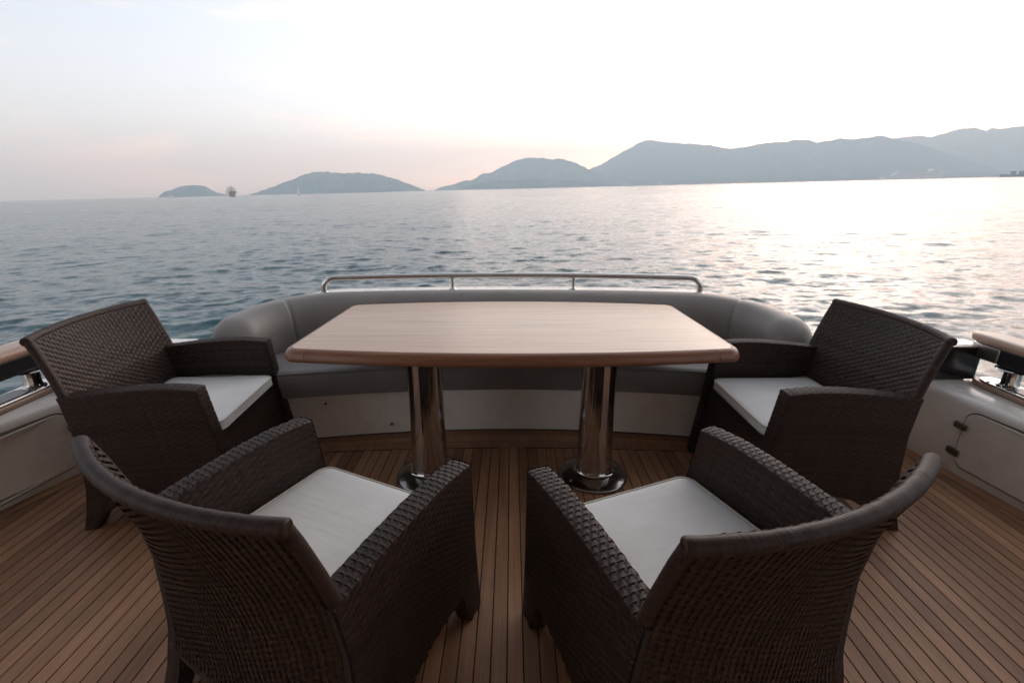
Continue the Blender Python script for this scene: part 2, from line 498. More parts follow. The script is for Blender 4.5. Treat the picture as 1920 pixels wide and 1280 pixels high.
# ------------------------------------------------------------------ yacht: deck
def xr(Y):                                          # inner face of the coaming, right and left
    return 2.39 - 0.157 * (Y - 1.849) if Y > 1.849 else 2.39 + 0.10 * (1.849 - Y)
def xl(Y):
    return -2.396 + (0.34 * (Y - 1.855) if Y < 2.2 and Y > 1.855 else (0.117 + 0.2 * (Y - 2.2) if Y >= 2.2 else -0.10 * (1.855 - Y)))
def settee_y(x): return 2.635 - 0.082 * x * x
def margin_y(x): return 2.424 - 0.042 * x * x if abs(x) < 1.965 else 2.45
Y0 = -1.6
deck = MB()
ys = np.linspace(Y0, 2.62, 30)
deck.prism([(xl(y) - 0.02, y) for y in ys] + [(xr(y) + 0.02, y) for y in ys[::-1]], -0.06, -0.0035)
deck_o = boat(tag(deck.build('deck', 'caulk'), kind='structure'))
PW, SEAM = 0.0522, 0.0042
k = -48
while k < 48:
    x0 = -0.0155 + k * PW + SEAM / 2; x1 = x0 + PW - SEAM
    def end(x):
        ys = np.linspace(Y0, 2.6, 420)
        lim = Y0
        for y in ys:
            if y > margin_y(x) - SEAM or x > xr(y) - 0.075 or x < xl(y) + 0.075: break
            lim = y
        return lim
    xs4 = np.linspace(x0, x1, 3)
    e = [end(x) for x in xs4]
    if max(e) > Y0 + 0.2:
        b_ = MB()
        poly = [(x0, Y0), (x1, Y0)] + [(x, max(y, Y0 + 0.05)) for x, y in zip(xs4[::-1], e[::-1])]
        b_.prism(poly, -0.010, 0.0)
        b_.build('plank', 'teak_deck', deck_o, bevel=0.0012, seg=1)
    k += 1
def strip(f0, f1, xa, xb, name):                    # curved margin board between two lines
    xs = np.linspace(xa, xb, 60)
    b_ = MB()
    a = [(x, f0(x)) for x in xs]; c = [(x, f1(x)) for x in xs]
    P = np.array([[(x, y, -0.010) for x, y in a], [(x, y, 0.0) for x, y in a], [(x, y, 0.0) for x, y in c], [(x, y, -0.010) for x, y in c]])
    b_.grid(P, close_u=True)
    b_.build(name, 'teak_deck', deck_o)
strip(lambda x: max(settee_y(x) - 0.062, margin_y(x) + 0.072), lambda x: settee_y(x) + 0.03, -1.955, 1.955, 'margin_board')
strip(lambda x: margin_y(x) + SEAM / 2, lambda x: margin_y(x) + 0.068, -1.955, 1.955, 'margin_board')
strip(lambda x: margin_y(x) + 0.0722, lambda x: max(settee_y(x) - 0.0662, margin_y(x) + 0.0725), -1.18, 1.18, 'margin_board')
for sgn, fx in ((1, xr), (-1, xl)):
    b_ = MB()
    ys = np.linspace(Y0, 2.44, 70)
    P = np.array([[(fx(y) - sgn * 0.071, y, z) for y in ys] for z in (-0.010, 0.0)] + [[(fx(y) - sgn * 0.004, y, z) for y in ys] for z in (0.0, -0.010)])
    if sgn < 0: P = P[::-1]
    b_.grid(P, close_u=True)
    b_.build('margin_board', 'teak_deck', deck_o)

# hull below the deck
hull = MB()
hp = [(2.86, -1.6), (2.86, 1.2), (2.80, 2.0), (2.66, 2.7), (2.35, 3.15), (1.7, 3.40), (0.8, 3.52), (0, 3.55)]
poly = hp + [(-x, y) for x, y in hp[::-1][1:]]
hull.prism(poly, SEA - 0.6, -0.062)
boat(tag(hull.build('hull', 'gelcoat', bevel=0.03), 'white yacht hull under the teak stern deck', 'yacht hull'))

# unseen saloon front and flybridge overhang behind and above the camera, pale to bounce fill
sal = MB()
sal.box(-2.6, 2.6, -1.78, -1.62, 0.0, 2.35)
so = boat(tag(sal.build('saloon_bulkhead', 'gelcoat', bevel=0.02), 'pale saloon bulkhead closing the forward end of the deck', 'bulkhead'))
for x0, x1 in ((-2.2, -1.15), (-1.05, 0.0), (0.06, 1.1), (1.2, 2.2)):  # added pale panels instead of dark glass, to throw fill light aft
    g = MB(); g.box(x0, x1, -1.612, -1.60, 0.12, 2.05); g.build('bounce_panel', 'bounce_pale', so, bevel=0.004)
rf = MB()
rp = [(-2.75, -1.8), (2.75, -1.8), (2.75, 0.9), (2.55, 1.4), (1.8, 1.6), (0, 1.67), (-1.8, 1.6), (-2.55, 1.4), (-2.75, 0.9)]  # edge shaped to keep sky light off the near chair backs
rf.prism(rp, 2.36, 2.52)
boat(tag(rf.build('flybridge_overhang', 'roof_lining', bevel=0.03), 'unseen flybridge overhang shading the forward part of the deck', 'overhang'))

# ------------------------------------------------------------------ coamings with locker doors
def make_coaming(sgn, fx, label, hinges):
    root = boat(empty('coaming', (0, 0, 0)))
    tag(root, label, 'coaming')
    sec = [(0.0, -0.03), (0.004, 0.365), (0.010, 0.388), (0.024, 0.402), (0.048, 0.408), (0.37, 0.412), (0.392, 0.404), (0.402, 0.385), (0.42, 0.30), (0.44, -0.055)]
    ys = np.concatenate([np.linspace(-1.6, 1.7, 16), np.linspace(1.8, 2.62, 30)])
    b_ = MB()
    rings = [[(fx(y) + sgn * o, y, z) for o, z in sec] for y in ys]
    if sgn < 0: rings = [r[::-1] for r in rings]
    b_.loft(rings, cap=True)
    b_.build('coaming_body', 'gelcoat', root, smooth=40)
    # locker door: rounded panel standing a little proud of a dark gasket line
    def panel(y0, y1, z0, z1, r, off, th, name, mat, par):
        pts = []
        for (cy, cz, a0) in ((y1 - r, z1 - r, 0), (y0 + r, z1 - r, 90), (y0 + r, z0 + r, 180), (y1 - r, z0 + r, 270)):
            for q in range(9):
                a = R(a0 + q * 90 / 8); pts.append((cy + r * math.cos(a), cz + r * math.sin(a)))
        n = len(pts)
        cen = ((y0 + y1) / 2, (z0 + z1) / 2)
        b_ = MB()
        mk = lambda y, z, o: (fx(y) + sgn * (0.004 * z / 0.365) - sgn * o, y, z)
        ins = [(cen[0] + (y - cen[0]) * (1 - 0.006 / (y1 - y0) * 2), cen[1] + (z - cen[1]) * (1 - 0.006 / (z1 - z0) * 2)) for y, z in pts]
        rings = [[mk(y, z, off - 0.02) for y, z in pts], [mk(y, z, off + th * 0.5) for y, z in pts], [mk(y, z, off + th) for y, z in ins]]
        # front face as strips so it follows the curved wall
        N = 24
        b_.grid(np.array(rings), close_v=True)
        yy = np.linspace(y0 + 0.004, y1 - 0.004, N)
        top, bot = [], []
        for y in yy:
            d = min(y - y0, y1 - y); c = 0 if d > r else r - math.sqrt(max(r * r - (r - d) ** 2, 0))
            top.append(mk(y, z1 - c - 0.002, off + th)); bot.append(mk(y, z0 + c + 0.002, off + th))
        b_.grid(np.array([top, bot]))
        return b_.build(name, mat, par, smooth=40)
    door = panel(1.15, 2.185, 0.048, 0.352, 0.055, 0.004, 0.004, 'locker_door', 'gelcoat', root)
    panel(1.143, 2.192, 0.041, 0.359, 0.060, 0.0, 0.0016, 'door_gasket', 'gasket', door)
    for z in hinges:
        y = 2.192
        h = MB()
        X = fx(y) - sgn * 0.009
        h.box(X - 0.007, X + 0.007, y - 0.030, y + 0.034, z - 0.017, z + 0.017)
        o_ = h.build('hinge', 'bronze_fitting', door, bevel=0.004)
    return root
make_coaming(1, xr, 'white moulded coaming with locker door and two dark hinges, right side', (0.262, 0.115))
make_coaming(-1, xl, 'white moulded coaming with long locker door, left side behind the wicker chair', (0.262, 0.115))

# raised dark-fronted quarter boxes abaft the coamings
def quarter(sgn, label):
    root = boat(empty('quarter_box', (sgn * 2.2, 2.6, 0.41)))
    tag(root, label, 'deck box')
    def lb(x0, x1, y0, y1, z0, z1, name, mat, bv):
        b_ = MB(); xs = sorted((sgn * x0 - sgn * 2.2, sgn * x1 - sgn * 2.2)); b_.box(xs[0], xs[1], y0 - 2.6, y1 - 2.6, z0 - 0.41, z1 - 0.41)
        return b_.build(name, mat, root, bevel=bv)
    lb(1.80, 2.565, 2.475, 2.56, -0.03, 0.596, 'box_body', 'gelcoat', 0.008)
    lb(1.80, 2.585, 2.455, 2.4735, 0.416, 0.598, 'dark_panel', 'tinted_panel', 0.002)
    lb(2.586, 2.594, 2.455, 2.4735, 0.418, 0.598, 'glass_edge', 'glass_edge', 0.001)
    lb(1.80, 2.60, 2.462, 2.58, 0.600, 0.614, 'lid', 'gelcoat', 0.005)
    lb(1.80, 2.60, 2.450, 2.4605, 0.600, 0.610, 'lid_trim', 'steel', 0.002)
quarter(1, 'low dark fronted box with white lid on the right quarter, behind the chair')
quarter(-1, 'low box with white lid on the left quarter, mostly hidden behind the chair')

# teak capped side rails on steel posts
def side_rail(sgn, px, py, label):
    root = boat(empty('side_rail', (px, py, 0.41)))
    tag(root, label, 'handrail')
    def ovalpoly(hw, y0, y1, n=14):
        pts = []
        for q in range(n + 1):
            a = math.pi * q / n; pts.append((hw * math.cos(a), y1 - hw * 0.9 + hw * 1.4 * math.sin(a)))
        for q in range(n + 1):
            a = math.pi + math.pi * q / n; pts.append((hw * math.cos(a), y0 + hw + hw * math.sin(a)))
        return pts
    b_ = MB(); b_.prism(ovalpoly(0.082, -0.75, 0.13), 0.002, 0.028); pad = b_.build('teak_pad', 'rail_teak', root, bevel=0.007)
    b_ = MB(); b_.prism(ovalpoly(0.066, -0.72, 0.105), 0.029, 0.037); pl = b_.build('base_plate', 'steel', root, bevel=0.003)
    b_ = MB(); b_.prism(ovalpoly(0.048, -0.70, -0.06), 0.0375, 0.041); b_.build('tread_strip', 'black_paint', pl)
    b_ = MB(); b_.lathe([(0.052, 0.037), (0.050, 0.043), (0.040, 0.047), (0.0365, 0.055), (0.0365, 0.118), (0.04, 0.122)], 0, 0, 32); b_.build('post', 'steel', root, smooth=35)
    b_ = MB(); b_.lathe([(0.04, 0.1225), (0.074, 0.126), (0.078, 0.130), (0.074, 0.134), (0.03, 0.136)], 0, 0, 40); b_.build('flange', 'steel', root, smooth=35)
    for x_, y_ in ((-0.05, 0.06), (0.05, 0.06), (-0.05, -0.06), (0.05, -0.06)):
        b_ = MB(); b_.lathe([(0.007, 0.0372), (0.006, 0.0405), (0.002, 0.0415)], x_, y_, 10); b_.build('screw', 'steel', pl, smooth=50)
    bx0 = 0.0
    b_ = MB(); b_.box(-0.045, 0.045, -3.6, 0.055, 0.137, 0.222); b_.build('rail_beam', 'black_paint', root, bevel=0.006)
    b_ = MB()
    b_.prism([(-0.048, 0.056), (0.048, 0.056), (0.048, 0.16), (0.036, 0.22), (-0.036, 0.22), (-0.048, 0.16)], 0.139, 0.2195); b_.build('beam_end', 'satin_steel', root, bevel=0.005)
    # cap with a softly rounded section and nose
    ysl = [-3.6, -2, -1, -0.4, 0.0, 0.10, 0.17, 0.205, 0.228, 0.238]
    wd = [0.078, 0.078, 0.078, 0.078, 0.078, 0.077, 0.073, 0.063, 0.045, 0.018]
    rings = []
    for y, w in zip(ysl, wd):
        ring = []
        for q in range(20):
            a = 2 * math.pi * q / 20
            cx, sz = math.cos(a), math.sin(a)
            ring.append((w * math.copysign(abs(cx) ** 0.45, cx), y, 0.250 + 0.028 * math.copysign(abs(sz) ** 0.55, sz) * (0.5 + 0.5 * w / 0.078)))
        rings.append(ring)
    b_ = MB(); b_.loft(rings); b_.build('teak_cap', 'rail_teak', root, smooth=60)
side_rail(-1, -2.505, 2.28, 'teak capped black rail on a steel post, left edge')
side_rail(1, 2.605, 2.28, 'teak capped rail with polished steel end on a post, right edge')

# ------------------------------------------------------------------ settee
set_o = boat(empty('settee', (0, 2.7, 0)))
tag(set_o, 'curved grey upholstered stern settee on white base behind the table', 'settee')
def sp(P):                                          # world -> local of the settee empty
    P = np.array(P, float); P[..., 1] -= 2.7; return P
xs = np.linspace(-1.95, 1.95, 70)
b_ = MB()
sec = [(0.0, -0.002), (0.0, 0.300), (0.28, 0.300), (0.28, -0.002)]
b_.loft(sp([[(x, settee_y(x) + o, z) for o, z in sec] for x in xs]))
base = b_.build('settee_base', 'gelcoat', set_o, smooth=30)
for (x, z, r) in ((-0.735, 0.065, 0.010), (-1.10, 0.225, 0.007)):
    b_ = MB(); n = 12; yy = settee_y(x) - 2.7
    rings = [[(x + rr * math.cos(2 * math.pi * q / n), yy + o, z + rr * math.sin(2 * math.pi * q / n)) for q in range(n)] for rr, o in ((r, 0.002), (r, -0.006), (r * 0.6, -0.009))]
    b_.loft(rings); b_.build('stud', 'bronze_fitting', base, smooth=50)
b_ = MB()
sec = [(-0.004, -0.001), (-0.004, 0.006), (0.01, 0.006), (0.01, -0.001)]
b_.loft(sp([[(x, settee_y(x) + o, z) for o, z in sec] for x in xs])); b_.build('seal_bead', 'caulk', base)
def seat_front(x): return 2.572 - 0.080 * x * x
def back_y(x): return 3.10 - 0.075 * x * x
for xa, xb in ((-1.72, -0.4465), (-0.4435, 0.4435), (0.4465, 1.72)):
    xx = np.linspace(xa, xb, 26)
    rings = []
    for i, x in enumerate(xx):
        e = min(i, len(xx) - 1 - i)
        sh = (0.006, 0.0015, 0.0)[min(e, 2)]
        f0, d = seat_front(x) + sh, 0.47
        top = 0.458 - sh
        ring = []
        prof = [(0.0, 0.300 + sh), (-0.004, 0.34), (-0.004, 0.42), (0.006, top - 0.012), (0.022, top - 0.002), (0.05, top), (0.25, top + 0.008 - sh), (d, top - 0.004), (d, 0.300 + sh)]
        rings.append([(x, f0 + o, z) for o, z in prof])
    b_ = MB(); b_.loft(sp(rings)); c_ = b_.build('seat_cushion', 'vinyl_seat', set_o, smooth=50)
    b_ = MB(); b_.tube(sp([(x, seat_front(x) + 0.001, 0.446) for x in xx[1:-1]]), 0.0045, 8); b_.build('piping', 'vinyl', c_, smooth=80)
# padded back: swept soft profile along a plan curve that turns forward at both ends
ctrl = [(-1.555, 2.50), (-1.575, 2.60), (-1.56, 2.74), (-1.50, 2.88), (-1.385, 2.99), (-1.18, 3.065), (-0.8, 3.115), (-0.4, 3.14), (0, 3.15)]
ctrl = ctrl + [(-x, y) for x, y in ctrl[::-1][1:]]
def catmull(pts, per=12):
    pts = [np.array(p, float) for p in pts]
    pts = [2 * pts[0] - pts[1]] + pts + [2 * pts[-1] - pts[-2]]
    out = []
    for i in range(1, len(pts) - 2):
        for q in range(per):
            t = q / per
            out.append(0.5 * ((2 * pts[i]) + (-pts[i - 1] + pts[i + 1]) * t + (2 * pts[i - 1] - 5 * pts[i] + 4 * pts[i + 1] - pts[i + 2]) * t * t + (-pts[i - 1] + 3 * pts[i] - 3 * pts[i + 1] + pts[i + 2]) * t ** 3))
    out.append(pts[-2]); return np.array(out)
path = catmull(ctrl, 14)
tan = np.gradient(path, axis=0); tan /= np.linalg.norm(tan, axis=1)[:, None]
nor = np.stack([-tan[:, 1], tan[:, 0]], 1)          # points outward (aft) when going left to right
arc = np.concatenate([[0], np.cumsum(np.linalg.norm(np.diff(path, axis=0), axis=1))]); LA = arc[-1]
def back_ring(i, pinch=0.0):
    s = min(arc[i], LA - arc[i])
    g = math.sqrt(max(0.0, 1 - (1 - min(s / 0.16, 1)) ** 2)) if s < 0.16 else 1.0
    g = max(g, 0.12)
    hz = 0.180 * (0.55 + 0.45 * g) - 0.035 * max(0, 1 - s / 0.75) ** 1.5
    th = (0.115 + 0.015 * max(0, 1 - s / 0.7)) * (0.25 + 0.75 * g) 
    cz = 0.405 + hz + 0.004
    ring = []
    for q in range(28):
        a = 2 * math.pi * q / 28
        ca, sa = math.cos(a), math.sin(a)
        u = math.copysign(abs(ca) ** 0.72, ca) * th * (1 - pinch)
        w = math.copysign(abs(sa) ** 0.78, sa) * hz * (1 - pinch * 0.5)
        lean = 0.16 * w + 0.02
        ring.append((path[i, 0] + nor[i, 0] * (u + lean), path[i, 1] + nor[i, 1] * (u + lean), cz + w))
    return ring
def seam_at(x):
    return int(np.argmin(np.abs(path[:, 0] - x) + (path[:, 1] < 2.8) * 9))
cuts = [0, seam_at(-1.44), seam_at(1.44), len(path) - 1]
for a, c in zip(cuts[:-1], cuts[1:]):
    rings = []
    for i in range(a, c + 1):
        e = min(i - a if a != 0 else 99, c - i if c != len(path) - 1 else 99)
        rings.append(back_ring(i, {0: 0.10, 1: 0.025}.get(e, 0.0)))
    b_ = MB(); b_.loft(sp(rings)); b_.build('back_cushion', 'vinyl', set_o, smooth=180)
# white moulding round the back of the settee
b_ = MB()
rings = []
sel = list(range(30, len(path) - 30, 2))
for i in sel:
    ring = []
    for o, z in ((0.10, -0.05), (0.10, 0.72), (0.12, 0.738), (0.15, 0.745), (0.30, 0.742), (0.325, 0.73), (0.335, 0.70), (0.335, -0.05)):
        s = min(arc[i], LA - arc[i]); zz = z if z < 0.3 else z - 0.20 * max(0, 1 - s / 0.75) ** 1.2
        ring.append((path[i, 0] + nor[i, 0] * o, path[i, 1] + nor[i, 1] * o, zz))
    rings.append(ring)
b_.loft(sp(rings)); b_.build('transom_moulding', 'gelcoat', set_o, smooth=40)

# stern rail
rail = boat(empty('stern_rail', (0, 3.3, 0.74)))
tag(rail, 'low bent stainless steel rail along the top of the settee back', 'rail')
def rail_y(x): return 3.345 - 0.075 * x * x
pth = []
for a in np.linspace(0, 1, 5): pth.append((-1.30, rail_y(1.3), 0.735 + 0.045 * a))
for a in np.linspace(0, 90, 10)[1:]: pth.append((-1.30 + 0.075 * (1 - math.cos(R(a))), rail_y(1.3), 0.78 + 0.065 * math.sin(R(a))))
for x in np.linspace(-1.2, 1.2, 49)[1:-1]: pth.append((x, rail_y(x), 0.845))
pth += [(-x, y, z) for x, y, z in pth[:14][::-1]]
pth = np.array(pth); 
# blend the plan curve into the bends
pth[:, 1] = rail_y(pth[:, 0])
b_ = MB(); b_.tube(pth - np.array([0, 3.3, 0.74]), 0.0195, 16); b_.build('handrail', 'steel', rail, smooth=80)
for x in (-0.425, 0.438):
    b_ = MB(); b_.lathe([(0.011, 0.0), (0.011, 0.105)], x, rail_y(x) - 3.3, 14); b_.build('post', 'steel', rail, smooth=50)
for x in (-1.30, -0.425, 0.438, 1.30):
    b_ = MB(); b_.lathe([(0.036, 0.002), (0.036, 0.006), (0.02, 0.012), (0.017, 0.02)], x, rail_y(x) - 3.3, 20); b_.build('base_flange', 'steel', rail, smooth=50)

# ------------------------------------------------------------------ table
tab = boat(empty('dining_table', (0, 2.45, 0)))
tag(tab, 'long varnished wooden table with bowed edges on two polished steel pedestals', 'table')
TZ, TH = 0.742, 0.058
def outline(inset):
    W = 1.052 - inset
    r = 0.066 - inset * 0.5
    f = lambda x: 1.928 + 0.070 * (x / 1.0) ** 2 + inset
    g = lambda x: 2.995 - 0.090 * (x / 1.0) ** 2 - inset
    P = []; seg = []
    def add(p, s): P.append((p[0] * (1 - 0.045 * max(0.0, p[1] - 1.99)), p[1])); seg.append(s)
    for x in np.linspace(-W + r, W - r, 41): add((x, f(x)), 'front')
    fy = f(W - r)
    for a in np.linspace(-90, 0, 10)[1:]: add((W - r + r * math.cos(R(a)), fy + r + r * math.sin(R(a))), 'c1')
    gy = g(W - r)
    for y in np.linspace(fy + r, gy - r, 20)[1:]: add((W, y), 'right')
    for a in np.linspace(0, 90, 10)[1:]: add((W - r + r * math.cos(R(a)), gy - r + r * math.sin(R(a))), 'c2')
    for x in np.linspace(W - r, -W + r, 41)[1:]: add((x, g(x)), 'back')
    for a in np.linspace(90, 180, 10)[1:]: add((-W + r + r * math.cos(R(a)), gy - r + r * math.sin(R(a))), 'c3')
    for y in np.linspace(gy - r, fy + r, 20)[1:]: add((-W, y), 'left')
    for a in np.linspace(180, 270, 10)[1:-1]: add((-W + r + r * math.cos(R(a)), fy + r + r * math.sin(R(a))), 'c4')
    return np.array(P), seg
P0, seg = outline(0.0)
Pin, _ = outline(0.034)
loc = lambda p, z: (p[0], p[1] - 2.45, z)
b_ = MB()
b_.prism([(p[0], p[1] - 2.45) for p in Pin], TZ - TH + 0.004, TZ)
b_.build('top_panel', 'table_wood', tab)
dirv = (P0 - Pin)
prof = [(0.04, TZ - 0.0006), (0.40, TZ - 0.003), (0.64, TZ - 0.010), (0.82, TZ - 0.020), (0.94, TZ - 0.031), (1.0, TZ - 0.040), (0.92, TZ - 0.043), (0.95, TZ - 0.047), (0.92, TZ - 0.052), (0.8, TZ - 0.057), (0.4, TZ - TH), (0.04, TZ - TH)]
n = len(P0)
order = []
for s in ('front', 'c1', 'right', 'c2', 'back', 'c3', 'left', 'c4'):
    idx = [i for i in range(n) if seg[i] == s]
    order.append((s, idx))
order = dict(order)
for s in ('front', 'c1', 'right', 'c2', 'back', 'c3', 'left', 'c4'):
    idx = order[s]
    if s.startswith('c'):
        prv = order[{'c1': 'front', 'c2': 'right', 'c3': 'back', 'c4': 'left'}[s]]
        nxt = order[{'c1': 'right', 'c2': 'back', 'c3': 'left', 'c4': 'front'}[s]]
        idx = prv[-2:] + idx + (nxt[:2] if s == 'c4' else nxt[:1])
    else:
        idx = idx[1:-1] if s == 'front' else idx[:-1]
    rings = np.array([[loc(Pin[i] + (P0[i] - Pin[i]) * t, z) for t, z in prof] for i in idx])
    if s.startswith('c'):                            # a fine open joint between corner piece and edge strip
        for e, q in ((0, 1), (-1, -2)):
            d_ = rings[q] - rings[e]; rings[e] = rings[e] + d_ * (0.0022 / max(1e-6, np.linalg.norm(d_, axis=1).max()))
    b_ = MB(); b_.loft(rings)
    b_.build('corner_cap' if s.startswith('c') else 'edge_strip', 'table_edge', tab, smooth=30)
b_ = MB()
Pm, _ = outline(0.022)
b_.prism([(p[0], p[1] - 2.45) for p in Pm], TZ - TH + 0.006, TZ - 0.012); b_.build('core_board', 'gasket', tab)
for x in (-0.428, 0.428):
    b_ = MB()
    b_.lathe([(0.1, 0.689), (0.100, 0.68), (0.090, 0.672), (0.085, 0.64), (0.084, 0.55), (0.086, 0.35), (0.089, 0.15), (0.090, 0.05), (0.094, 0.032), (0.11, 0.024)][::-1], x, 2.15 - 2.45, 40, sx=1.0, sy=0.74)
    p_ = b_.build('pedestal', 'steel', tab, smooth=60)
    b_ = MB(); b_.lathe([(0.172, 0.001), (0.174, 0.008), (0.168, 0.014), (0.13, 0.019), (0.09, 0.024), (0.02, 0.025)], x, 2.15 - 2.45, 48); bp_ = b_.build('base_plate', 'dark_steel', p_, smooth=40)
    for q in range(6):
        a = R(30 + 60 * q)
        b_ = MB(); b_.lathe([(0.009, 0.0155), (0.008, 0.0195), (0.003, 0.021)], x + 0.148 * math.cos(a), 2.15 - 2.45 + 0.148 * math.sin(a), 10); b_.build('bolt', 'steel', bp_, smooth=50)

# ------------------------------------------------------------------ wicker armchair
RZ = [0.0, 0.08, 0.2, 0.3, 0.46, 0.6, 0.7, 0.8, 0.9]
RY = [-0.345, -0.318, -0.292, -0.287, -0.284, -0.302, -0.327, -0.358, -0.394]
FZ = [0.0, 0.30, 0.46, 0.64, 0.7]
FY = [0.337, 0.290, 0.270, 0.248, 0.241]
rear = lambda z: np.interp(z, RZ, RY)
front = lambda z: np.interp(z, FZ, FY)
armtop = lambda y: np.interp(y, [-0.34, -0.25, -0.13, 0.0, 0.12, 0.22, 0.26], [0.618, 0.626, 0.640, 0.651, 0.654, 0.646, 0.638])
def xo(y, z):                                       # outer face of the side
    t = np.clip(z / 0.64, 0, 1)
    low = 0.352 + 0.028 * np.clip((0.0 - y) / 0.3, 0, 1) - 0.022 * np.clip(y / 0.3, 0, 1)
    return low * (1 - t) + 0.360 * t
def xi(y, z): return xo(y, z) - 0.066
arch = lambda y: np.interp(y, [-0.30, -0.255, -0.225, -0.12, 0.0, 0.1, 0.205, 0.235, 0.26], [0.0, 0.05, 0.09, 0.145, 0.168, 0.172, 0.165, 0.09, 0.0])
BT = 0.038                                          # thickness of the back
def yb(x, z, side):                                 # rear (side=1) and front (side=0) face of the back
    sag = np.interp(z, [0.1, 0.45, 0.88], [0.02, 0.045, 0.068])
    return rear(z) - sag * (1 - (x / 0.345) ** 2) + (0.0 if side else BT)
def hw_back(z): return np.interp(z, [0.1, 0.62, 0.88], [0.345, 0.350, 0.340])

def weave(fn, Lu, Lv, mask=None, row=0.0115, pitch=0.0215, amp=0.0015, lift=0.0012, wr=1.05, flip=False):
    """rows of flat strands running along u, going over and under ribs that run along v"""
    mb = MB()
    nr = max(2, int(round(Lv / row))); npch = max(2, int(round(Lu / pitch)))
    per = 5
    nu = npch * per + 1
    us = np.linspace(0, 1, nu)
    def frame(u, v):
        e = 1e-3
        p = fn(u, v); du = fn(np.clip(u + e, 0, 1), v) - fn(np.clip(u - e, 0, 1), v); dv = fn(u, np.clip(v + e, 0, 1)) - fn(u, np.clip(v - e, 0, 1))
        nn = np.cross(du, dv); nn /= np.linalg.norm(nn, axis=-1)[..., None] + 1e-12
        return p, (-nn if flip else nn)
    def emit(G, ok):
        run = []
        for i in range(len(ok) + 1):
            if i < len(ok) and ok[i]: run.append(i)
            else:
                if len(run) >= 3: mb.grid(G[run])
                run = []
    for j in range(nr):
        vc = (j + 0.5) / nr
        ph = math.pi * j
        jit = 0.10 * (rng.random() - 0.5); sh_ = 0.12 * (rng.random() - 0.5); am_ = 0.75 + 0.5 * rng.random()
        G = []
        wave = np.sin(np.pi * us * npch + ph)
        wave = np.sign(wave) * np.abs(wave) ** 0.6
        hw = 0.5 / nr * wr * (1 + jit)
        for t, drop in ((-1, -0.0008), (-0.5, 0.0002), (0.5, 0.0002), (1, -0.0008)):
            v_ = np.clip(vc + (t + sh_) * hw + 0.10 * hw * np.sin(us * Lu * 23 + j * 1.7), 0, 1) * np.ones_like(us)
            p, nn = frame(us, v_)
            G.append(p + nn * (lift + drop + amp * am_ * (wave * (1 + 0.15 * (rng.random() - 0.5))))[:, None])
        G = np.stack(G, 1)
        ok = np.ones(nu, bool) if mask is None else mask(fn(us, vc * np.ones_like(us)))
        emit(G, ok)
    # ribs
    nv = nr * 3 + 1
    vs_ = np.linspace(0, 1, nv)
    for k in range(npch):
        uc = (k + 0.5) / npch
        wave = -np.cos(np.pi * (vs_ * nr - 0.5) ) * (1 if k % 2 == 0 else -1)
        G = []
        for t, drop in ((-1, -0.0014), (0, 0.0), (1, -0.0014)):
            u_ = np.clip(uc + t * 0.5 / npch * 0.60, 0, 1) * np.ones_like(vs_)
            p, nn = frame(u_, vs_)
            G.append(p + nn * (lift * 0.4 + drop + amp * 0.55 * wave)[:, None])
        G = np.stack(G, 1)
        ok = np.ones(nv, bool) if mask is None else mask(fn(uc * np.ones_like(vs_), vs_))
        emit(G, ok)
    return mb
def V3(x, y, z): return np.stack(np.broadcast_arrays(np.asarray(x, float), y, z), -1)

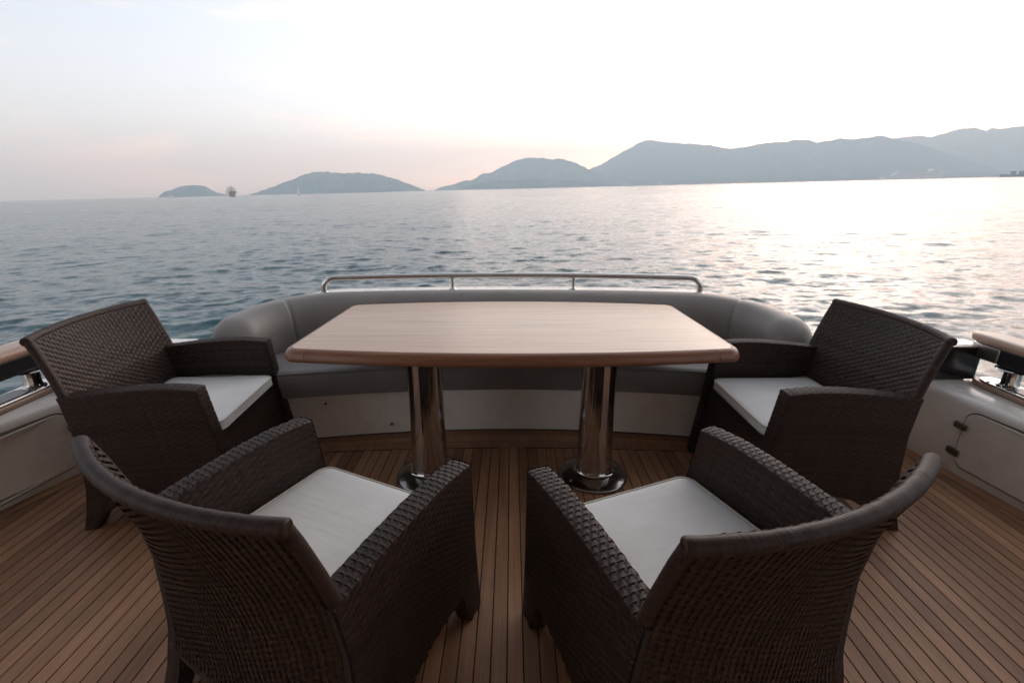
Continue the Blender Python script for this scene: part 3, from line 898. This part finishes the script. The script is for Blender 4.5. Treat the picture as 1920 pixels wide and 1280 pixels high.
def make_chair():
    root = empty('wicker_armchair')
    inside = lambda p: p[..., 2] > arch(p[..., 1]) + 0.002
    for s in (1, -1):
        # side panel core with the arched lower edge
        ycut = np.linspace(0, 1, 27)
        b_ = MB()
        top, bot = [], []
        zz = np.linspace(0.02, 1, 24)
        for face in (0, 1):
            G = []
            for u in ycut:
                rowp = []
                y_top = rear(0.62) + (front(0.64) - rear(0.62)) * u
                zt = armtop(y_top)
                y_b0 = rear(0.06) + (front(0.06) - rear(0.06)) * u
                zb = arch(y_b0)
                for w in zz:
                    z = zb + (zt - zb) * (w - 0.02) / 0.98
                    y = rear(z) + (front(z) - rear(z)) * u
                    x = xo(y, z) - 0.004 if face == 0 else xi(y, z) + 0.003
                    rowp.append((s * x, y, z))
                G.append(rowp)
            b_.grid(np.array(G))
            G = np.array(G)
            if face == 0: G0 = G
        # close edges
        for a, c in ((G0[0], G[0]), (G0[-1], G[-1]), (G0[:, 0], G[:, 0]), (G0[:, -1], G[:, -1])):
            b_.grid(np.stack([a, c]))
        arm = b_.build('arm', 'wicker_core', root, smooth=40)
        def f_out(u, v):
            z = v * 0.64; y = rear(z) + (front(z) - rear(z)) * u
            z = v * armtop(y); y = rear(z) + 0.004 + (front(z) - rear(z) - 0.006) * u
            return V3(s * xo(y, z), y, z)
        def f_in(u, v):
            z = 0.36 + v * 0.28; y = (rear(z) + 0.02) + (front(z) - rear(z) - 0.025) * u
            z = 0.36 + v * (armtop(y) - 0.36)
            return V3(s * xi(y, z), y, z)
        def f_top(u, v):
            y = -0.29 + (front(0.645) + 0.29) * u; z = armtop(y) + 0.004 * np.sin(np.pi * v) ** 0.6
            return V3(s * (xi(y, z) + 0.0 + 0.066 * v), y, z)
        def f_fr(u, v):
            z = 0.01 + v * 0.635; y = front(z) + 0.004 * np.sin(np.pi * u) ** 0.6
            return V3(s * (xi(y, z) + 0.066 * u), y, z)
        mbs = [weave(f_out, 0.58, 0.64, inside, flip=(s < 0)), weave(f_in, 0.50, 0.29, None, flip=(s > 0)),
               weave(f_top, 0.53, 0.066, None, row=0.0112, pitch=0.019, amp=0.0013, flip=(s < 0)), weave(f_fr, 0.066, 0.635, None, row=0.0125, pitch=0.0165, flip=(s > 0))]
        w_ = MB()
        for q in mbs:
            for vv in q.v: pass
            w_.v += q.v; w_.f += [tuple(i + w_.n for i in f) for f in q.f]; w_.n += q.n
        o_ = w_.build('wicker_weave', 'wicker', arm, smooth=60); tag(o_, kind='stuff')
        # wrapped legs
        for (fy0, fy1, yt0, yt1, zt) in ((0.258, 0.337, 0.190, front(0.20) - 0.003, 0.20), (-0.345, -0.285, rear(0.16) + 0.003, -0.190, 0.16)):
            rings = []
            N = 36
            for q in range(N + 1):
                t = q / N; z = 0.002 + t * (zt - 0.002)
                rid = 0.0010 * (q % 2)
                ya, yc = fy0 + (yt0 - fy0) * t, fy1 + (yt1 - fy1) * t
                if fy0 > 0: yc = front(z)
                else: ya = rear(z)
                xa = xi((ya + yc) / 2, z) + 0.010 * (1 - t); xb = xo((ya + yc) / 2, z)
                c = 0.007
                r_ = [(xa + c, ya - rid), (xb - c, ya - rid), (xb + rid, ya + c), (xb + rid, yc - c), (xb - c, yc + rid), (xa + c, yc + rid), (xa - rid, yc - c), (xa - rid, ya + c)]
                rings.append([(s * x, y, z) for x, y in (r_ if s > 0 else r_[::-1])])
            b_ = MB(); b_.loft(rings); b_.build('leg', 'wicker_wrap_upright', root, smooth=50)
    # back
    b_ = MB()
    X = np.linspace(-1, 1, 25); Zs = np.linspace(0.13, 0.855, 28)
    faces = []
    for side in (0, 1):
        G = np.array([[(x * (hw_back(z) - 0.004), yb(x * hw_back(z), z, side) + (0.004 if side else -0.004), z) for z in Zs] for x in X])
        faces.append(G); b_.grid(G)
    a, c = faces
    for p, q in ((a[0], c[0]), (a[-1], c[-1]), (a[:, 0], c[:, 0]), (a[:, -1], c[:, -1])): b_.grid(np.stack([p, q]))
    back = b_.build('backrest', 'wicker_core', root, smooth=40)
    def f_bf(u, v):
        z = 0.42 + v * 0.430; x = (2 * u - 1) * (hw_back(z) - 0.012); return V3(x, yb(x, z, 0), z)
    def f_br(u, v):
        z = 0.11 + v * 0.740; x = (2 * u - 1) * (hw_back(z) - 0.004); return V3(x, yb(x, z, 1), z)
    def f_sd(s):
        def g(u, v):
            z = 0.14 + v * 0.72; return V3(s * (hw_back(z) - 0.001), yb(s * hw_back(z), z, 1) + 0.004 + u * (BT - 0.008), z)
        return g
    arch_b = lambda p: p[..., 2] > 0.135 + 0.03 * (1 - (p[..., 0] / 0.34) ** 2)
    mbs = [weave(f_bf, 0.67, 0.44, None, row=0.0125, pitch=0.020, amp=0.0021, flip=False), weave(f_br, 0.69, 0.740, arch_b, row=0.0105, pitch=0.0195, amp=0.0009, flip=True)]
    w_ = MB()
    for q in mbs:
        w_.v += q.v; w_.f += [tuple(i + w_.n for i in f) for f in q.f]; w_.n += q.n
    o_ = w_.build('wicker_weave', 'wicker', back, smooth=60); tag(o_, kind='stuff')
    # wrapped rolls: fine coils round the side and top edges of the back
    N = 460; ii = np.arange(N)
    x = np.linspace(-0.350, 0.350, N)
    pl = np.stack([x, yb(x, 0.862, 1) + BT / 2, 0.8605 + 0 * x], 1)
    rad = 0.0178 + 0.0005 * (ii % 2) - 0.0002 * (ii % 17 == 0) + 0.0004 * np.sin(ii * 0.13 + 1.5 * np.sin(ii * 0.05))
    for e, k_ in enumerate((0.78, 0.90, 0.96, 0.99)): rad[e] *= k_; rad[-1 - e] *= k_
    b_ = MB(); b_.tube(pl, rad, 16); roll = b_.build('top_roll', 'wicker_wrap', root, smooth=50)
    for s in (1, -1):
        zz = np.linspace(0.135, 0.858, 330); ii = np.arange(330)
        pl = np.stack([s * (hw_back(zz) - 0.006), yb(hw_back(zz), zz, 1) + BT / 2, zz], 1)
        b_ = MB(); b_.tube(pl, 0.0170 + 0.0005 * (ii % 2) - 0.0006 * (ii % 11 == 0), 14); b_.build('edge_roll', 'wicker_wrap_upright', back, smooth=50)
    # plaited strands lying along the inner edge of the roll
    b_ = MB()
    NL = 46
    for i in range(NL):
        x = -0.300 + 0.600 * (i + 0.5) / NL
        for r_, (zc, yo_, tilt) in enumerate(((0.873, 0.021, 0.55), (0.853, 0.0265, -0.55))):
            c0 = np.array([x, yb(x, 0.862, 1) + BT / 2 + yo_ * 0.75, zc - 0.010 + (0.004 if i % 2 else 0)])
            ln, wd = 0.0155, 0.0062
            G = []
            for a in np.linspace(-1, 1, 6):
                rowp = []
                for e in (-1, 0, 1):
                    w = wd * math.sqrt(max(0.06, 1 - a * a)) * e
                    dx = a * ln * math.cos(tilt) - w * math.sin(tilt)
                    dz = a * ln * math.sin(tilt) * 0.8 + w * math.cos(tilt)
                    rowp.append(c0 + np.array([dx, (0.0042 * (1 - a * a) if e == 0 else 0.001 * (1 - a * a)) - 0.55 * max(dz, 0), dz]))
                G.append(rowp)
            b_.grid(np.array(G)[:, ::-1])
    o_ = b_.build('plait', 'wicker', roll, smooth=80); tag(o_, kind='stuff')
    # seat box under the cushion
    b_ = MB()
    G0 = np.array([[(x * 0.289, front(z) - 0.022, z) for z in np.linspace(0.15, 0.408, 8)] for x in np.linspace(-1, 1, 9)])
    b_.grid(G0)
    b_.box(-0.288, 0.288, -0.27, 0.262, 0.396, 0.408)
    seat = b_.build('seat_base', 'wicker_core', root)
    def f_sf(u, v):
        z = 0.14 + v * 0.265; return V3((2 * u - 1) * 0.289, front(z) - 0.018, z)
    o_ = weave(f_sf, 0.578, 0.265, None, flip=True).build('wicker_weave', 'wicker', seat, smooth=60); tag(o_, kind='stuff')
    # cushion
    def sq(hx, y0, y1, z, r, n=7):
        pts = []
        for (cx, cy, a0) in ((hx - r, y1 - r, 0), (-hx + r, y1 - r, 90), (-hx + r * 0.6, y0 + r * 0.6, 180), (hx - r * 0.6, y0 + r * 0.6, 270)):
            rr = r if a0 < 180 else r * 0.6
            for q in range(n):
                a = R(a0 + 90 * q / (n - 1)); pts.append((cx + rr * math.cos(a), cy + rr * math.sin(a), z))
        return pts
    b_ = MB()
    lev = [(0.006, 0.409), (0.0, 0.412), (-0.002, 0.425), (-0.002, 0.440), (0.001, 0.449), (0.012, 0.4555), (0.035, 0.459), (0.08, 0.4615), (0.14, 0.463), (0.20, 0.4635)]
    rings = []
    for ins, z in lev:
        rings.append(sq(0.279 - ins, -0.262 + ins, 0.268 - ins, z, max(0.045 - ins * 0.3, 0.012)))
    b_.loft(rings)
    cu = b_.build('seat_cushion', 'canvas', root, smooth=50)
    for z, ins in ((0.4505, 0.0005), (0.4130, 0.0)):
        ring = np.array(sq(0.2795 - ins, -0.2625 + ins, 0.2685 - ins, z, 0.045)); ring = np.concatenate([ring, ring[:1]])
        b_ = MB(); b_.tube(ring, 0.0042, 6, cap=False); b_.build('piping', 'piping', cu, smooth=80)
    return root
def copy_tree(o, parent=None):
    c = o.copy(); col.objects.link(c)
    c.parent = parent
    for ch in list(o.children): copy_tree(ch, c)
    return c
spots = [((-0.557, 1.169), -25.5, 'dark wicker armchair at front left, its back to the viewer, left of the centre planks'),
         ((0.473, 1.114), 22.5, 'dark wicker armchair at front right, its back to the viewer, right of the centre planks'),
         ((-1.568, 2.124), -86.6, 'wicker armchair at the left end of the table, brown backrest towards the sea'),
         ((1.358, 2.097), 90.8, 'wicker armchair at the right end of the table, beside the hinged locker door')]
proto = make_chair()
chairs = [proto] + [copy_tree(proto) for _ in spots[1:]]
for o, ((x, y), a, lab) in zip(chairs, spots):
    o.location = (x, y, 0.0); o.rotation_euler = (0, 0, R(a))
    tag(o, lab, 'armchair', 'wicker armchairs around the table'); boat(o)

# ------------------------------------------------------------------ vessels and shore works far off
def at(az, d, z=0.0): return (d * math.sin(R(az)), d * math.cos(R(az)), SEA + z)
def hullmesh(Lh, Bm, Hh, sheer=0.2, stern=0.8):
    b_ = MB(); rings = []
    for t in np.linspace(-1, 1, 15):
        w = Bm / 2 * (1 - max(0, t) ** 2.4) * (stern + (1 - stern) * min(1, (t + 1) * 2))
        h = Hh * (1 + sheer * t * t)
        rings.append([(-w * 0.45, t * Lh / 2, -0.6), (-w * 0.8, t * Lh / 2, h * 0.2), (-max(w, 0.05), t * Lh / 2, h), (max(w, 0.05), t * Lh / 2, h), (w * 0.8, t * Lh / 2, h * 0.2), (w * 0.45, t * Lh / 2, -0.6)])
    b_.loft(rings); return b_
# square-rigged ship seen from the stern quarter
ts = empty('tall_ship', at(-29.55, 960), R(38)); tag(ts, 'brown wooden tall ship with furled white sails between the islands', 'ship')
hullmesh(26, 8.5, 6.4, 0.35, 0.85).build('hull', 'ship_wood', ts, smooth=40)
b_ = MB(); b_.box(-3.6, 3.6, -13.2, -6.5, 6.4, 9.0); b_.build('sterncastle', 'ship_wood', ts, bevel=0.3)
for y, hm in ((-7, 15.5), (1, 19.0), (8, 15.0)):
    b_ = MB(); b_.tube([(0, y, 4), (0, y, hm)], 0.35, 8); ms = b_.build('mast', 'ship_wood', ts)
    for zf, wv in ((0.52, 7.6), (0.80, 6.0)):
        z0 = hm * zf
        b_ = MB(); b_.tube([(-wv, y + 0.4, z0), (wv, y + 0.4, z0)], 0.2, 6); b_.build('yard', 'ship_wood', ms)
        rings = []
        for q, x in enumerate(np.linspace(-wv, wv, 13)):
            dr = 1.0 + 0.9 * abs(math.sin(x * 1.3)) ; rings.append([(x, y + 0.4 + 0.7 * math.cos(a), z0 - 0.5 + dr * 0.85 * math.sin(a) - 0.4 * math.cos(x)) for a in np.linspace(0, 2 * math.pi, 9)[:-1]])
        b_ = MB(); b_.loft(rings); b_.build('furled_sail', 'sailcloth', ms, smooth=60)
b_ = MB(); b_.tube([(0, 12, 5.5), (0, 20, 9)], 0.3, 6); b_.build('bowsprit', 'ship_wood', ts)
# white sloop
sl = empty('sailing_boat', at(-23.35, 900), R(50)); tag(sl, 'small white sailing boat in front of the larger island', 'sailing boat')
hullmesh(11, 3.4, 1.5).build('hull', 'white_hull', sl, smooth=40)
b_ = MB(); b_.tube([(0, 0.6, 1), (0, 0.6, 16)], 0.12, 6); b_.build('mast', 'white_hull', sl)
for pts, bl, nm in ((((0, 0.4, 2.2), (0, -4.6, 2.2), (0, 0.5, 15.6)), 0.6, 'mainsail'), (((0, 5.2, 1.8), (0, 1.0, 2.2), (0, 0.7, 13.5)), 0.5, 'jib')):
    b_ = MB(); G = []
    A, B_, C = [np.array(p) for p in pts]
    for i in range(9):
        t = i / 8; rowp = []
        for j in range(6):
            s_ = j / 5; p = (A + (B_ - A) * s_) * (1 - t) + C * t
            rowp.append(p + np.array([bl * math.sin(math.pi * s_) * (1 - t), 0, 0]))
        G.append(rowp)
    G = np.array(G); b_.grid(G); b_.grid((G + np.array([0.03, 0, 0]))[::-1]); b_.build(nm, 'sailcloth', sl, smooth=60)
# motor yacht below the islet
mb_ = empty('motor_yacht', at(-34.75, 1500), R(80)); tag(mb_, 'tiny white motor yacht under the small left islet', 'motor boat')
hullmesh(17, 4.6, 2.0).build('hull', 'white_hull', mb_, smooth=40)
b_ = MB(); b_.prism([(-1.7, -6), (1.7, -6), (1.6, 1.5), (0.8, 4), (-0.8, 4), (-1.6, 1.5)], 2.0, 4.2); b_.build('cabin', 'white_hull', mb_, bevel=0.3)
b_ = MB(); b_.box(-1.6, 1.6, -5, 0.5, 5.2, 5.5); b_.build('flybridge', 'white_hull', mb_, bevel=0.1)
# liner lying along the far shore
ln_ = empty('cruise_ship', at(38.65, 2500), R(90 - 38.65 + 6)); tag(ln_, 'long pale cruise ship lying along the far shore at right', 'ship')
Ls = 205
hullmesh(Ls, 26, 11, 0.12, 0.9).build('hull', 'white_hull', ln_, smooth=40)
for i, (f0, f1, z0, z1) in enumerate(((-0.46, 0.34, 12, 17), (-0.44, 0.31, 17.2, 22), (-0.42, 0.27, 22.2, 26.5))):
    b_ = MB(); b_.prism([(-11.5, f0 * Ls), (11.5, f0 * Ls), (11.5, f1 * Ls - 8), (6, f1 * Ls), (-6, f1 * Ls), (-11.5, f1 * Ls - 8)], z0, z1); d_ = b_.build('deck_house', 'white_hull', ln_, bevel=0.4)
    b_ = MB(); b_.box(-11.75, 11.75, f0 * Ls + 6, f1 * Ls - 14, z0 + 1.6, z0 + 3.0); b_.build('window_band', 'dark_glass', d_)
b_ = MB(); b_.prism([(-4, -62), (4, -62), (3, -46), (-3, -46)], 26.6, 36); b_.build('funnel', 'white_hull', ln_, bevel=0.6)
b_ = MB(); b_.tube([(0, 50, 26), (0, 47, 37)], 0.8, 8); b_.build('mast', 'white_hull', ln_)
# dark vessel at the right edge
dv = empty('cargo_vessel', at(45.6, 1900), R(90 - 45.6 + 3)); tag(dv, 'dark low vessel with pale deckhouses at the far right edge', 'ship')
hullmesh(86, 14, 6.0, 0.25, 0.9).build('hull', 'dark_hull', dv, smooth=40)
for y, z, h in ((-22, 6.2, 7), (2, 6.2, 9), (18, 6.2, 9)):
    b_ = MB(); b_.box(-4.5, 4.5, y - 5, y + 5, z, z + h); d_ = b_.build('deck_house', 'dark_hull', dv, bevel=0.3)
    b_ = MB(); b_.prism([(-5, y - 6), (5, y - 6), (5, y + 6), (-5, y + 6)], z + h + 0.05, z + h + 3.2); b_.build('house_roof', 'white_hull', d_, bevel=0.2)
# long breakwater
bw = MB(); rings = []
for a in np.arange(4.5, 56, 0.25):
    d = 2950 + 250 * math.sin(R(a * 2.0)); h = 3.6 + 1.4 * vnoise(np.array([a * 3.0]), np.array([0.5]), 4)[0]
    dx, dy = math.sin(R(a)), math.cos(R(a))
    rings.append([((d + o) * dx, (d + o) * dy, SEA + z) for o, z in ((-14, -1), (-6, h), (6, h + 0.4), (14, -1))])
bw.loft(rings); tag(bw.build('breakwater', 'rubble'), 'long low dark breakwater along the far right shore', 'breakwater')
# pale buildings at the foot of the mountain
houses = [(12.9, 3560, 62, 9, 'long pinkish building on the shore at the foot of the mountain'), (16.6, 3600, 30, 13, 'small pale building on the shore under the mountain peak'), (24.6, 3690, 40, 10, 'pale building on the shore below the saddle of the mountain')]
for i, (a, d, w, h, lab) in enumerate(houses):
    t_ = empty('shore_building', at(a, d - 30, 4.0), R(-a)); tag(t_, lab, 'building', 'buildings on the far shore')
    b_ = MB(); b_.box(-w / 2, w / 2, -6, 6, -6, h); b_.build('wall', 'pale_pink', t_)
    b_ = MB(); b_.loft([[(x, -7, h), (x, 0, h + 4), (x, 7, h)] for x in (-w / 2 - 1, w / 2 + 1)]); b_.build('roof', 'roof_tile', t_)

# ------------------------------------------------------------------ heel the yacht
for o in BOAT:
    o.matrix_basis = HEEL @ o.matrix_basis

# ------------------------------------------------------------------ haze: the sea air out to the hills
hz = MB(); hz.box(-7300, 7300, -7300, 7300, SEA - 8, 500)
me = hz.mesh('haze')
hm = bpy.data.materials.new('haze_air'); hm.use_nodes = True
nt = hm.node_tree; nt.nodes.clear()
ho = nt.nodes.new('ShaderNodeOutputMaterial'); pv = nt.nodes.new('ShaderNodeVolumePrincipled')
pv.inputs['Color'].default_value = (0.68, 0.875, 1.0, 1)
pv.inputs['Absorption Color'].default_value = (1, 1, 1, 1)
pv.inputs['Density'].default_value = 0.00036
pv.inputs['Density Attribute'].default_value = ''
hm.cycles.homogeneous_volume = True
pv.inputs['Anisotropy'].default_value = 0.2
nt.links.new(pv.outputs['Volume'], ho.inputs['Volume'])
me.materials.append(hm)
ho_ = bpy.data.objects.new('haze', me); col.objects.link(ho_)
tag(ho_, kind='stuff')
